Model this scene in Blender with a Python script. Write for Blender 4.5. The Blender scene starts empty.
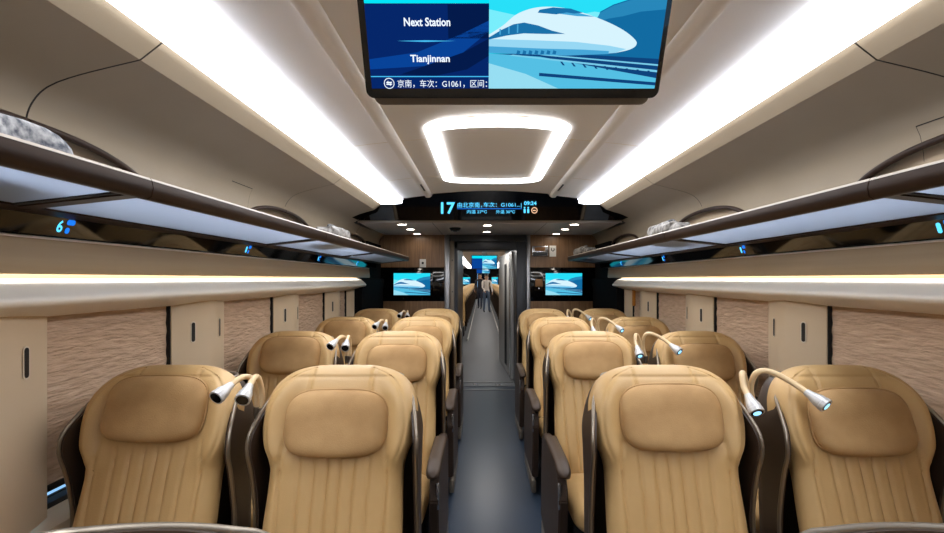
import bpy, bmesh, math, random
from mathutils import Vector, Matrix
random.seed(7)
C = bpy.context.scene.collection
PI = math.pi
CZ = 1.48                      # eye height

# ------------------------------------------------------------------ materials
def lin(r, g, b):
    f = lambda c: (c/255/12.92) if c/255 <= .04045 else ((c/255+.055)/1.055)**2.4
    return (f(r), f(g), f(b), 1)
MATS = {}
def mat(name, col, rough=.5, metal=0, emit=None, strength=1, noise=None, bump=None, coat=0, spec=.5):
    m = bpy.data.materials.new(name); m.use_nodes = True
    nt = m.node_tree; b = nt.nodes['Principled BSDF']
    b.inputs['Base Color'].default_value = col
    b.inputs['Roughness'].default_value = rough
    b.inputs['Metallic'].default_value = metal
    b.inputs['Coat Weight'].default_value = coat
    b.inputs['Specular IOR Level'].default_value = spec
    if emit:
        b.inputs['Emission Color'].default_value = emit
        b.inputs['Emission Strength'].default_value = strength
    if noise or bump:
        tc = nt.nodes.new('ShaderNodeTexCoord')
        mp = nt.nodes.new('ShaderNodeMapping'); nt.links.new(tc.outputs['Object'], mp.inputs['Vector'])
    if noise:                                   # (scale, second colour, vector scale, detail)
        sc, c2, vs, det = noise
        mp.inputs['Scale'].default_value = vs
        n = nt.nodes.new('ShaderNodeTexNoise'); n.inputs['Scale'].default_value = sc; n.inputs['Detail'].default_value = det
        nt.links.new(mp.outputs['Vector'], n.inputs['Vector'])
        r = nt.nodes.new('ShaderNodeValToRGB'); r.color_ramp.elements[0].position = .35; r.color_ramp.elements[1].position = .65
        r.color_ramp.elements[0].color = col; r.color_ramp.elements[1].color = c2
        nt.links.new(n.outputs['Fac'], r.inputs['Fac']); nt.links.new(r.outputs['Color'], b.inputs['Base Color'])
    if bump:
        sc, dist, vs = bump
        m2 = nt.nodes.new('ShaderNodeMapping'); nt.links.new(tc.outputs['Object'], m2.inputs['Vector']); m2.inputs['Scale'].default_value = vs
        n2 = nt.nodes.new('ShaderNodeTexNoise'); n2.inputs['Scale'].default_value = sc; n2.inputs['Detail'].default_value = 4
        nt.links.new(m2.outputs['Vector'], n2.inputs['Vector'])
        bp = nt.nodes.new('ShaderNodeBump'); bp.inputs['Distance'].default_value = dist; bp.inputs['Strength'].default_value = 1
        nt.links.new(n2.outputs['Fac'], bp.inputs['Height']); nt.links.new(bp.outputs['Normal'], b.inputs['Normal'])
    MATS[name] = m
    return m
def glow(name, col, s=1):
    m = bpy.data.materials.new(name); m.use_nodes = True; nt = m.node_tree; nt.nodes.clear()
    e = nt.nodes.new('ShaderNodeEmission'); e.inputs['Color'].default_value = col; e.inputs['Strength'].default_value = s
    o = nt.nodes.new('ShaderNodeOutputMaterial'); nt.links.new(e.outputs[0], o.inputs['Surface'])
    MATS[name] = m; return m

one = (1, 1, 1)
mat('leather', lin(199, 160, 103), .48, noise=(5, lin(207, 169, 113), one, 3), bump=(260, .0006, one))
mat('suede', lin(172, 132, 82), .75, noise=(7, lin(194, 154, 102), one, 4), bump=(300, .0008, one))
mat('shell_brown', lin(58, 44, 34), .42, spec=.3, noise=(3, lin(66, 51, 40), one, 2))
mat('shell_dark', lin(24, 22, 21), .5)
mat('taupe_metal', lin(150, 138, 122), .3, .85)
mat('taupe', lin(125, 113, 98), .35, .3)
mat('pad_brown', lin(72, 57, 45), .5, spec=.3)
mat('silver', lin(200, 200, 202), .25, .9)
mat('black_plastic', lin(22, 22, 24), .4)
mat('black_gloss', lin(8, 8, 10), .07, coat=.3)
mat('black_strip', lin(5, 5, 6), .05, spec=.5)
mat('lens_off', lin(6, 6, 8), .1)
glow('lens_lit', lin(150, 215, 255), 1.3)
mat('bin_panel', lin(150, 133, 109), .5, noise=(3, lin(154, 137, 113), one, 2), bump=(500, .0003, one))
mat('beige_wall', lin(222, 200, 168), .45)
mat('band', lin(166, 140, 104), .5, noise=(6, lin(172, 147, 111), (1, .15, 6), 3))
mat('valance', lin(248, 238, 222), .3)
mat('ceiling_center', lin(240, 238, 236), .5)
mat('ceiling_pink', lin(250, 247, 246), .4)
mat('ceiling_white', lin(250, 246, 242), .35)
rk = mat('rack_white', lin(200, 208, 220), .18)
_nt = rk.node_tree; _tr = _nt.nodes.new('ShaderNodeBsdfTranslucent'); _tr.inputs['Color'].default_value = lin(205, 214, 226)
_mx = _nt.nodes.new('ShaderNodeMixShader'); _mx.inputs[0].default_value = .62
_nt.links.new(_nt.nodes['Principled BSDF'].outputs[0], _mx.inputs[1]); _nt.links.new(_tr.outputs[0], _mx.inputs[2])
_nt.links.new(_mx.outputs[0], _nt.nodes['Material Output'].inputs['Surface'])
mat('wood_dark', lin(58, 40, 28), .45, spec=.2, noise=(4, lin(46, 31, 22), (1, .2, 8), 4))
mat('wood_end', lin(146, 110, 76), .38, noise=(6, lin(124, 92, 62), (9, 1, .5), 4))
mat('trim_cream', lin(228, 214, 192), .35)
mat('gap', lin(40, 33, 27), .8)
mat('blind', lin(226, 196, 166), .8, noise=(9, lin(208, 176, 146), (1, 1, 6), 5), bump=(10, .018, (1, 1.2, 7)))
mat('floor', lin(58, 71, 88), .3, noise=(220, lin(44, 55, 70), one, 2))
mat('floor_grey', lin(128, 130, 134), .4, noise=(120, lin(112, 114, 118), one, 2))
mat('dark_panel', lin(20, 19, 20), .9, spec=.08)
mat('soffit', lin(220, 210, 202), .4)
mat('steel', lin(160, 160, 162), .32, .8)
mat('gunmetal', lin(58, 60, 64), .4, .4)
mat('white_plastic', lin(232, 230, 226), .4)
mat('rubber', lin(18, 18, 20), .7)
mat('orange', lin(190, 120, 40), .5)
mat('bag_white', lin(150, 147, 143), .8, noise=(42, lin(50, 52, 60), one, 5))
mat('pouch', lin(150, 145, 138), .8, noise=(30, lin(84, 78, 72), one, 3))
mat('skin', lin(205, 160, 130), .6); mat('hair', lin(20, 17, 16), .5)
mat('shirt_white', lin(225, 215, 205), .8); mat('trousers', lin(50, 52, 66), .8); mat('coat_dark', lin(34, 34, 42), .8); mat('jeans', lin(90, 104, 126), .8)
mat('coach_wall', lin(150, 140, 126), .5)
mat('lamp_tube', lin(226, 196, 150), .45)
mat('rack_back', lin(176, 152, 122), .5)
mat('satin', lin(205, 203, 200), .42, .45)
mat('bar_trim', lin(138, 124, 106), .5)
mat('card', lin(150, 105, 60), .5)
glass = mat('glass', (.9, .95, 1, 1), .02); glass.node_tree.nodes['Principled BSDF'].inputs['Transmission Weight'].default_value = 1
glow('cove', lin(238, 244, 255), 10.5)
glow('ring', lin(255, 253, 250), 9.0)
glow('led', lin(250, 248, 244), 10)
glow('spot', lin(255, 244, 228), 24)
glow('blue_text', lin(90, 205, 255), 1.2)
glow('blue_dim', lin(30, 120, 235), .95)
glow('white_text', lin(235, 245, 255), .9)
glow('amber_text', lin(255, 200, 160), 1.0)
for n, c in dict(s_sky=(40, 222, 246), s_sky2=(120, 236, 250), s_hill=(18, 106, 160), s_hill2=(40, 134, 184), s_train=(214, 242, 252), s_train2=(150, 214, 242),
                 s_shade=(70, 165, 214), s_glass=(26, 112, 168), s_track=(14, 66, 122), s_rail=(120, 205, 235), s_ground=(84, 190, 226), s_ground2=(150, 220, 240),
                 s_navy=(6, 38, 104), s_navy2=(4, 26, 74), s_blue=(8, 66, 150), s_cyan=(4, 226, 246), s_line=(70, 190, 245)).items():
    glow(n, lin(*c), .8)
glow('far_light', lin(255, 250, 244), 4.0)
glow('passage_glow', lin(255, 250, 244), 16.0)

# ------------------------------------------------------------------ mesh helpers
def finish(name, bm, mats, parent=None, smooth=40, loc=None):
    bmesh.ops.remove_doubles(bm, verts=bm.verts[:], dist=1e-6)
    bmesh.ops.recalc_face_normals(bm, faces=bm.faces[:])
    me = bpy.data.meshes.new(name); bm.to_mesh(me); bm.free()
    for m in (mats if isinstance(mats, (list, tuple)) else [mats]):
        me.materials.append(MATS[m] if isinstance(m, str) else m)
    if smooth:
        for p in me.polygons: p.use_smooth = True
        me.set_sharp_from_angle(angle=math.radians(smooth))
    o = bpy.data.objects.new(name, me); C.objects.link(o)
    if parent is not None: o.parent = parent
    if loc is not None: o.location = loc
    return o
def tag(o, label, cat, group=None):
    o['label'] = label; o['category'] = cat
    if group: o['group'] = group
    return o
def struct(o):
    o['kind'] = 'structure'; return o
def thing(name, label, cat, loc=(0, 0, 0), group=None, rot=(0, 0, 0)):
    o = bpy.data.objects.new(name, None); C.objects.link(o); o.location = loc; o.rotation_euler = rot
    o.empty_display_size = .05
    return tag(o, label, cat, group)
def box(bm, x0, x1, y0, y1, z0, z1, bev=0, seg=2, mi=0):
    t = bmesh.new()
    bmesh.ops.create_cube(t, size=1)
    for v in t.verts:
        v.co = Vector(((x0+x1)/2+v.co.x*(x1-x0), (y0+y1)/2+v.co.y*(y1-y0), (z0+z1)/2+v.co.z*(z1-z0)))
    if bev: bmesh.ops.bevel(t, geom=t.edges[:], offset=bev, segments=seg, affect='EDGES', profile=.5)
    join(bm, t, mi)
def join(bm, t, mi=0):
    vm = {v: bm.verts.new(v.co) for v in t.verts}
    for f in t.faces:
        try:
            nf = bm.faces.new([vm[v] for v in f.verts]); nf.material_index = mi if mi else f.material_index
        except ValueError: pass
    t.free()
def sweep(bm, pts, y0, y1, mi=0):
    """closed (x,z) polygon swept along y"""
    a = [bm.verts.new((x, y0, z)) for x, z in pts]; b = [bm.verts.new((x, y1, z)) for x, z in pts]
    n = len(pts)
    for i in range(n):
        bm.faces.new((a[i], a[(i+1) % n], b[(i+1) % n], b[i])).material_index = mi
    bm.faces.new(a).material_index = mi; bm.faces.new(b[::-1]).material_index = mi
def prism(bm, pts, h0, h1, axis='x', mi=0):
    f = {'x': lambda p, h: (h, p[0], p[1]), 'y': lambda p, h: (p[0], h, p[1]), 'z': lambda p, h: (p[0], p[1], h)}[axis]
    a = [bm.verts.new(f(p, h0)) for p in pts]; b = [bm.verts.new(f(p, h1)) for p in pts]; n = len(pts)
    for i in range(n): bm.faces.new((a[i], a[(i+1) % n], b[(i+1) % n], b[i])).material_index = mi
    bm.faces.new(a).material_index = mi; bm.faces.new(b[::-1]).material_index = mi
def spline(pts, n=6):
    P = [Vector(p) for p in pts]; out = []
    for i in range(len(P)-1):
        p0, p1, p2, p3 = P[max(i-1, 0)], P[i], P[i+1], P[min(i+2, len(P)-1)]
        for k in range(n):
            t = k/n
            out.append(.5*((2*p1)+(p2-p0)*t+(2*p0-5*p1+4*p2-p3)*t*t+(3*p1-p0-3*p2+p3)*t**3))
    out.append(P[-1]); return out
def tube(bm, pts, r, seg=10, closed=False, mi=0):
    P = [Vector(p) for p in pts]; n = len(P); rings = []
    up = Vector((.13, .31, .94))
    for i in range(n):
        a = P[(i-1) % n] if (closed or i > 0) else P[i]; b = P[(i+1) % n] if (closed or i < n-1) else P[i]
        d = (b-a).normalized(); u = (up-d*up.dot(d))
        if u.length < 1e-3: u = d.orthogonal()
        u.normalize(); up = u; w = d.cross(u)
        rr = r[i] if isinstance(r, (list, tuple)) else r
        rings.append([bm.verts.new(P[i]+(u*math.cos(2*PI*k/seg)+w*math.sin(2*PI*k/seg))*rr) for k in range(seg)])
    for i in range(n if closed else n-1):
        A, B = rings[i], rings[(i+1) % n]
        for k in range(seg): bm.faces.new((A[k], A[(k+1) % seg], B[(k+1) % seg], B[k])).material_index = mi
    if not closed:
        bm.faces.new(rings[0][::-1]).material_index = mi; bm.faces.new(rings[-1]).material_index = mi
def interp(tab, x):
    """tab: [(x,y)...] ascending; smooth Hermite"""
    if x <= tab[0][0]: return tab[0][1]
    if x >= tab[-1][0]: return tab[-1][1]
    for i in range(len(tab)-1):
        if tab[i][0] <= x <= tab[i+1][0]:
            x0, y0 = tab[i]; x1, y1 = tab[i+1]; h = x1-x0; t = (x-x0)/h
            m0 = (y1-tab[i-1][1])/(x1-tab[i-1][0]) if i > 0 else (y1-y0)/h
            m1 = (tab[i+2][1]-y0)/(tab[i+2][0]-x0) if i+2 < len(tab) else (y1-y0)/h
            return (2*t**3-3*t*t+1)*y0+(t**3-2*t*t+t)*h*m0+(-2*t**3+3*t*t)*y1+(t**3-t*t)*h*m1
def sstep(a, b, x):
    t = min(1, max(0, (x-a)/(b-a))); return t*t*(3-2*t)
def grid(bm, G, closed_u=False, closed_v=False, mi=0):
    V = [[bm.verts.new(p) for p in row] for row in G]; R = len(V); K = len(V[0])
    for i in range(R if closed_v else R-1):
        for k in range(K if closed_u else K-1):
            bm.faces.new((V[i][k], V[i][(k+1) % K], V[(i+1) % R][(k+1) % K], V[(i+1) % R][k])).material_index = mi
    return V
def rrect(w, h, r, n=6, cx=0, cy=0):
    out = []
    for (sx, sy, a0) in ((1, 1, 0), (-1, 1, PI/2), (-1, -1, PI), (1, -1, 1.5*PI)):
        for k in range(n+1):
            a = a0+PI/2*k/n; out.append((cx+sx*(w/2-r)+r*math.cos(a), cy+sy*(h/2-r)+r*math.sin(a)))
    return out
DEPS = None
def text_pts(body, bold=False):
    """text as a flat mesh: verts (x,y) scaled to the unit box, faces"""
    cu = bpy.data.curves.new('text', 'FONT'); cu.body = body; cu.resolution_u = 3
    if bold: cu.offset = .022
    o = bpy.data.objects.new('text', cu); C.objects.link(o)
    bpy.context.view_layer.update()
    me = bpy.data.meshes.new_from_object(o.evaluated_get(bpy.context.evaluated_depsgraph_get()))
    vs = [(v.co.x, v.co.y) for v in me.vertices]; fs = [tuple(p.vertices) for p in me.polygons]
    bpy.data.objects.remove(o); bpy.data.curves.remove(cu); bpy.data.meshes.remove(me)
    x0 = min(v[0] for v in vs); x1 = max(v[0] for v in vs); y0 = min(v[1] for v in vs); y1 = max(v[1] for v in vs)
    return [((x-x0)/(x1-x0), (y-y0)/(y1-y0)) for x, y in vs], fs
def text_on(bm, body, f, bold=False, mi=0):
    vs, fs = text_pts(body, bold)
    V = [bm.verts.new(f(u, v)) for u, v in vs]
    for q in fs:
        try: bm.faces.new([V[i] for i in q]).material_index = mi
        except ValueError: pass

# ------------------------------------------------------------------ camera
cam = bpy.data.cameras.new('camera'); co = bpy.data.objects.new('camera', cam); C.objects.link(co)
co.location = (-.08, 0, CZ); co.rotation_euler = (PI/2, 0, 0)
FPX = 464.0
cam.sensor_width = 36; cam.lens = FPX/944*36; cam.shift_x = (472-482)/944; cam.shift_y = (279-266.5)/944
cam.clip_start = .02; cam.clip_end = 200
bpy.context.scene.camera = co

# ------------------------------------------------------------------ shell of the carriage
Y0, YE = -2.4, 6.2             # behind the eye .. end wall
def zz(r): return CZ+r         # height from height above the eye
bm = bmesh.new(); box(bm, -1.6, 1.6, Y0, 6.42, -.06, 0); struct(finish('floor', bm, 'floor', smooth=0))
bm = bmesh.new(); box(bm, -1.5, 1.5, Y0-.1, Y0, 0, 2.4); struct(finish('wall_back', bm, 'beige_wall', smooth=0))

# side walls
P0, PITCH, PLEN = 2.165, 1.06, .44
PILL = [P0+PITCH*k for k in range(-4, 3)]
SILL = .695
wn = tn = 0
for s, nm in ((-1, 'left'), (1, 'right')):
    bm = bmesh.new()
    # lower wall, ledge and outer skin
    sweep(bm, [(s*x, z) for x, z in ((1.47, 0), (1.47, SILL-.06), (1.485, SILL-.03), (1.56, SILL), (1.62, SILL), (1.62, 0))], Y0, 5.1)
    sweep(bm, [(s*x, z) for x, z in ((1.53, zz(-.10)), (1.62, zz(-.10)), (1.62, zz(.25)), (1.53, zz(.25)))], Y0, 5.1)
    struct(finish('wall_'+nm, bm, 'beige_wall', smooth=30))
    # pillars between the windows
    for y in PILL+[4.97]:
        tn += 1
        L = PLEN if y < 4.9 else .2
        top = zz(-.095)
        def hw(t, z):               # bulged plan, easing back into the wall
            b = .052*(1-abs(2*t-1)**1.5)+.012
            return 1.54-b
        bm = bmesh.new(); G = []
        for j in range(9):
            z = SILL-.01+(top-SILL+.01)*j/8
            G.append([(s*1.58, y, z)]+[(s*hw(i/20, z), y+L*i/20, z) for i in range(21)]+[(s*1.58, y+L, z)])
        grid(bm, G)
        o = struct(finish('trim_%d' % tn, bm, 'beige_wall', smooth=50))
        sd = bmesh.new(); box(sd, s*1.4855-.002, s*1.4855+.002, y+L/2-.0015, y+L/2+.0015, SILL, top)
        finish('pillar_seam', sd, 'gap', o, smooth=0)
        if L > .3:
            for t in (.24, .76):     # slim finger slots
                hy = y+L*t; hx = hw(t, 0)
                sl = .0
                ang = math.atan2((hw(t+.02, 0)-hw(t-.02, 0)), .04*L)
                h = bmesh.new(); rim = bmesh.new()
                for (q, r, th, b_) in (('slot', .0095, .0025, h), ('rim', .015, .0015, rim)):
                    pts = rrect(2*r, .075+2*r, r*.98, 5)
                    ds = r
                    A = [b_.verts.new((s*(hx+math.tan(ang)*p[0]-.0015), hy+p[0], 1.220+p[1])) for p in pts]
                    B = [b_.verts.new((s*(hx+math.tan(ang)*p[0]-.0015-th), hy+p[0], 1.220+p[1])) for p in pts]
                    for i in range(len(pts)): b_.faces.new((A[i], A[(i+1) % len(pts)], B[(i+1) % len(pts)], B[i]))
                    b_.faces.new(B)
                r_ = finish('slot_rim', rim, 'trim_cream', o, smooth=30)
                finish('finger_slot', h, 'shell_dark', r_, smooth=30)
    # windows and blinds
    edges = sorted(PILL+[4.97])
    names = ['behind the nearest pillar', 'beside the front row of seats', 'beside the second row of seats', 'beside the third row of seats', 'beside the last row of seats']
    vis = 0
    for i, y in enumerate(edges[:-1]):
        wn += 1
        a, b = y+PLEN, edges[i+1]
        if b-a < .1: continue
        w = bpy.data.objects.new('window_%d' % wn, None); C.objects.link(w); struct(w); w.location = (s*1.58, (a+b)/2, SILL)
        wy = (a+b)/2
        bm = bmesh.new(); L = b-a+.06
        for z0, z1, x0, x1 in ((0, .018, -.02, .03), (.60-.005, .70, -.0, .04), (.034, .038, -.012, .0)):
            box(bm, min(s*x0, s*x1), max(s*x0, s*x1), -L/2, L/2, z0, z1)
        for e in (-1, 1):
            box(bm, min(-s*.047, s*.03), max(-s*.047, s*.03), e*(b-a)/2-.005, e*(b-a)/2+.005, 0, .7)
        finish('window_frame', bm, 'rubber', w, smooth=0)
        bm = bmesh.new(); box(bm, s*.035-.003, s*.035+.003, -L/2, L/2, 0, .7); finish('glass_pane', bm, 'glass', w, smooth=0)
        if b > .9:
            vis += 1
            t = thing('window_blind', 'brown rippled window blind on the %s wall %s' % (nm, names[min(vis, 4)] if vis < 5 else names[4]), 'blind', (s*1.55, wy, SILL+.065), 'blinds drawn over the windows')
        else:
            t = thing('window_blind', 'brown rippled window blind on the %s wall outside the picture' % nm, 'blind', (s*1.55, wy, SILL+.065), 'blinds drawn over the windows')
        bm = bmesh.new(); hgt = .62
        G = []
        n = 30
        for j in range(n+1):
            z = .02+hgt*j/n
            G.append([(s*(.002*math.sin(j*1.9)+.001*math.sin(i2*.7+j)), -L/2+L*i2/12, z) for i2 in range(13)])
        grid(bm, G); finish('blind_fabric', bm, 'blind', t, smooth=80)
        bm = bmesh.new(); box(bm, -.008, .008, -L/2, L/2, 0, .022, .004); finish('bottom_bar', bm, 'shell_dark', t, smooth=30)
    # rounded valance above the windows, lit from a slot
    tn += 1
    prof = [(1.53, -.125), (1.42, -.095), (1.368, -.081), (1.354, -.072), (1.352, -.061), (1.360, -.050), (1.375, -.034), (1.393, -.018), (1.412, -.005), (1.445, .001), (1.53, -.02)]
    bm = bmesh.new(); sweep(bm, [(s*x, zz(z)) for x, z in prof], Y0, 5.1); struct(finish('trim_%d' % tn, bm, 'valance', smooth=60))
    tn += 1
    bm = bmesh.new(); sweep(bm, [(s*x, zz(z)) for x, z in ((1.412, .0145), (1.409, .03), (1.417, .115), (1.424, .126), (1.445, .130), (1.53, .130), (1.53, .032), (1.424, .032), (1.420, .0145))], Y0, 5.5)
    sweep(bm, [(s*x, zz(z)) for x, z in ((1.452, .032), (1.452, -.004), (1.53, -.004), (1.53, .032))], Y0, 5.1)
    struct(finish('trim_%d' % tn, bm, 'band', smooth=30))
    tn += 1
    bm = bmesh.new(); sweep(bm, [(s*x, zz(z)) for x, z in ((1.4155, .1215), (1.4155, .127), (1.424, .1305), (1.432, .1305))], Y0, 5.5)
    struct(finish('trim_%d' % tn, bm, 'trim_cream', smooth=0))
    t = tag(finish('light_strip', (lambda b: (sweep(b, [(s*x, zz(z)) for x, z in ((1.425, .027), (1.450, .022), (1.450, .0315), (1.425, .0315))], 0, 5.1-Y0), b)[1])(bmesh.new()), 'led', smooth=0, loc=(0, Y0, 0)),
            'thin warm light strip in the slot above the %s windows' % nm, 'light', 'light strips above the windows')
    # black glossy seat-number panel
    tn += 1
    bm = bmesh.new(); sweep(bm, [(s*x, zz(z)) for x, z in ((1.435, .128), (1.405, .222), (1.43, .235), (1.47, .15))], Y0, 5.9)
    struct(finish('trim_%d' % tn, bm, 'black_strip', smooth=0))
    # dark lining beside the end wall
    tn += 1
    bm = bmesh.new()
    sweep(bm, [(s*x, z) for x, z in ((1.40, 0), (1.40, zz(-.13)), (1.385, zz(-.06)), (1.385, zz(-.0)), (1.41, zz(.012)), (1.5, zz(.012)), (1.5, 0))], 5.1, 6.2)
    sweep(bm, [(s*x, z) for x, z in ((1.43, zz(.012)), (1.43, zz(.45)), (1.5, zz(.45)), (1.5, zz(.012)))], 5.5, 6.2)
    struct(finish('trim_%d' % tn, bm, 'dark_panel', smooth=40))
    tn += 1
    bm = bmesh.new(); sweep(bm, [(s*x, zz(z)) for x, z in ((1.50, .12), (1.50, .52), (1.56, .52), (1.56, .12))], Y0, 5.9)
    struct(finish('trim_%d' % tn, bm, 'rack_back', smooth=0))

# outer roof and body skin behind the panels
tn += 1; bm = bmesh.new()
hull = [(-1.62, zz(.22)), (-1.62, zz(.45)), (-1.45, zz(.85)), (-1.0, zz(1.02)), (0, zz(1.08)), (1.0, zz(1.02)), (1.45, zz(.85)), (1.62, zz(.45)), (1.62, zz(.22))]
sweep(bm, hull+[(x*1.02, z+.03) for x, z in hull[::-1]], Y0, 6.5)
prism(bm, hull, Y0-.1, Y0, 'y')
sweep(bm, [(-1.66, 0), (-1.62, 0), (-1.62, zz(.3)), (-1.66, zz(.3))], 5.1, 6.5); sweep(bm, [(1.66, 0), (1.62, 0), (1.62, zz(.3)), (1.66, zz(.3))], 5.1, 6.5)
box(bm, -1.62, 1.62, 6.42, 6.5, zz(.60), zz(1.08))
struct(finish('trim_%d' % tn, bm, 'gap', smooth=0))
# ceiling
CEIL = .80
def CV(x): return .803-.088*(abs(x)/1.04)**2
tp = []
def slab(pts, th=.03):
    """open (x,z) polyline thickened upwards"""
    return pts+[(x, z+th) for x, z in pts[::-1]]
bm = bmesh.new()
sweep(bm, [(x, zz(z)) for x, z in slab([(x, CV(x)) for x in (-.545, -.4, -.25, -.1, .1, .25, .4, .545)])], Y0, 4.245)
cl = struct(finish('ceiling', bm, 'ceiling_center', smooth=30))
for s in (-1, 1):
    tn += 1; bm = bmesh.new()
    sweep(bm, [(s*x, zz(z)) for x, z in slab([(x, CV(x)) for x in (.598, .66, .72, .78, .835)])], Y0, 4.31)
    struct(finish('trim_%d' % tn, bm, 'ceiling_pink', smooth=30))
    tn += 1; bm = bmesh.new()
    sweep(bm, [(s*x, zz(z)) for x, z in slab([(.536, CV(.536)+.004), (.543, CV(.543)-.010), (.571, CV(.571)-.019), (.602, CV(.602)-.016), (.608, CV(.608)+.004)])], Y0, 4.32)
    struct(finish('trim_%d' % tn, bm, 'ceiling_white', smooth=60))
    bm = bmesh.new(); box(bm, s*.572-.006, s*.572+.006, 3.72, 3.98, zz(CV(.572)-.021), zz(CV(.572)-.015))
    tag(finish('air_slot', bm, 'shell_dark', smooth=0), 'dark air slot at the far end of the %s ceiling ridge' % ('left' if s < 0 else 'right'), 'vent', 'air slots in the ceiling ridges')
    # long luminous cove
    bm = bmesh.new()
    sweep(bm, [(s*x, zz(z)) for x, z in slab([(.831, CV(.831)), (.837, CV(.837)-.018), (.846, CV(.846)-.025), (.88, CV(.88)-.025), (.93, CV(.93)-.020), (.985, CV(.985)-.011), (1.041, .713)], .012)], 0, 4.41-Y0)
    tag(finish('ceiling_light_strip', bm, 'cove', smooth=60, loc=(0, Y0, 0)), 'wide glowing white light strip along the %s side of the ceiling' % ('left' if s < 0 else 'right'), 'light', 'long ceiling light strips')
    # cross joints of the ceiling
bm = bmesh.new()
for y in (2.0+.62, 3.55, .75): box(bm, -.84, .84, y-.002, y+.002, zz(.783), zz(.80))
tn += 1
# ring light
t = thing('ceiling_ring_light', 'white rounded-rectangle ring light in the middle of the ceiling', 'ceiling light', (0, 3.05, zz(.800)))
def se(a, b, e, n=96):
    out = []
    for k in range(n):
        th = 2*PI*k/n; c, s_ = math.cos(th), math.sin(th)
        out.append((a*math.copysign(abs(c)**(2/e), c), b*math.copysign(abs(s_)**(2/e), s_)))
    return out
def ringshape(hw, hl, cr, bow, n=8):
    pts = []
    for (x, y) in rrect(2*hw, 2*hl, cr, n): pts.append((x, y))
    res = []
    # subdivide the long ends and bow them outwards
    m = len(pts)
    for i in range(m):
        a, b = pts[i], pts[(i+1) % m]
        res.append(a)
        d = math.hypot(b[0]-a[0], b[1]-a[1])
        if d > .1:
            for k in range(1, 12): res.append((a[0]+(b[0]-a[0])*k/12, a[1]+(b[1]-a[1])*k/12))
    return [(x, y+math.copysign(bow*(1-(x/hw)**2), y)*sstep(.3, .75, abs(y)/hl)) for x, y in res]
OUT = ringshape(.385, .70, .10, .06); INN = ringshape(.312, .60, .03, .06)
def ringmesh(bm, A, B, z0, z1):
    n = len(A)
    assert len(A) == len(B)
    G = [[(x, y, z0) for x, y in A], [(x, y, z1) for x, y in A], [(x, y, z1) for x, y in B], [(x, y, z0) for x, y in B]]
    grid(bm, G, closed_u=True, closed_v=True)
bm = bmesh.new(); ringmesh(bm, OUT, INN, 0, -.016); finish('diffuser', bm, 'ring', t, smooth=30)
bm = bmesh.new(); O2 = ringshape(.393, .708, .106, .06); ringmesh(bm, O2, OUT, 0, -.003); finish('outer_frame', bm, 'trim_cream', t, smooth=30)
bm = bmesh.new(); I2 = ringshape(.304, .592, .027, .06); ringmesh(bm, INN, I2, 0, -.005); finish('inner_frame', bm, 'taupe', t, smooth=30)
bm = bmesh.new(); V = [bm.verts.new((x, y, -.004)) for x, y in I2]; bm.faces.new(V); W = [bm.verts.new((x, y, 0.002)) for x, y in I2]; bm.faces.new(W)
for i in range(len(I2)): bm.faces.new((V[i], V[(i+1) % len(I2)], W[(i+1) % len(I2)], W[i]))
finish('center_panel', bm, 'ceiling_center', t, smooth=30)
bm = bmesh.new()
for y in (.75, 2.62, 3.55):
    for s in (-1, 1): box(bm, min(s*.38, s*.84), max(s*.38, s*.84), y-.0015, y+.0015, zz(.758), zz(.765)) if y > 90 else box(bm, min(0, s*.84), max(0, s*.84), y-.0015, y+.0015, zz(.750), zz(.755)) if y > 90 else None
    for s in (-1, 1):
        pr = [(s*x, zz(CV(x)-.0012)) for x in (.38 if y > 2 else .0, .5, .6, .7, .82)]; sweep(bm, pr+[(x, z+.004) for x, z in pr[::-1]], y-.0015, y+.0015)
struct(finish('trim_%d' % tn, bm, 'trim_cream', smooth=0))

# ------------------------------------------------------------------ overhead bin panels with arched openings
PZ = [(.30, 1.468), (.40, 1.466), (.471, 1.458), (.531, 1.438), (.582, 1.387), (.615, 1.298), (.661, 1.111), (.680, 1.085), (.715, 1.042), (.728, 1.040)]
ARCH_C = [-.43, 1.40, 3.23, 5.06]
def PH(z):
    if .661 <= z <= .715: return 1.111+(1.042-1.111)*(z-.661)/.054
    return interp(PZ[:7], z) if z < .661 else interp(PZ, z)
def arch(y):
    z = .30
    for c in ARCH_C:
        u = (y-c)/.56
        if abs(u) < 1: z = max(z, .315+.158*(1-abs(u)**2.4)**.55)
    return z
JOINTS = [Y0, -.43, 1.40, 3.23, 5.06, 6.19]
bm_names = ['outside the picture', 'nearest', 'second from the camera', 'third from the camera', 'next to the end wall']
ZROWS = [.30+.28*i/14 for i in range(15)]+[.594, .606, .615, .626, .64, .652, .661, .669, .680, .697, .715, .728]
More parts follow.
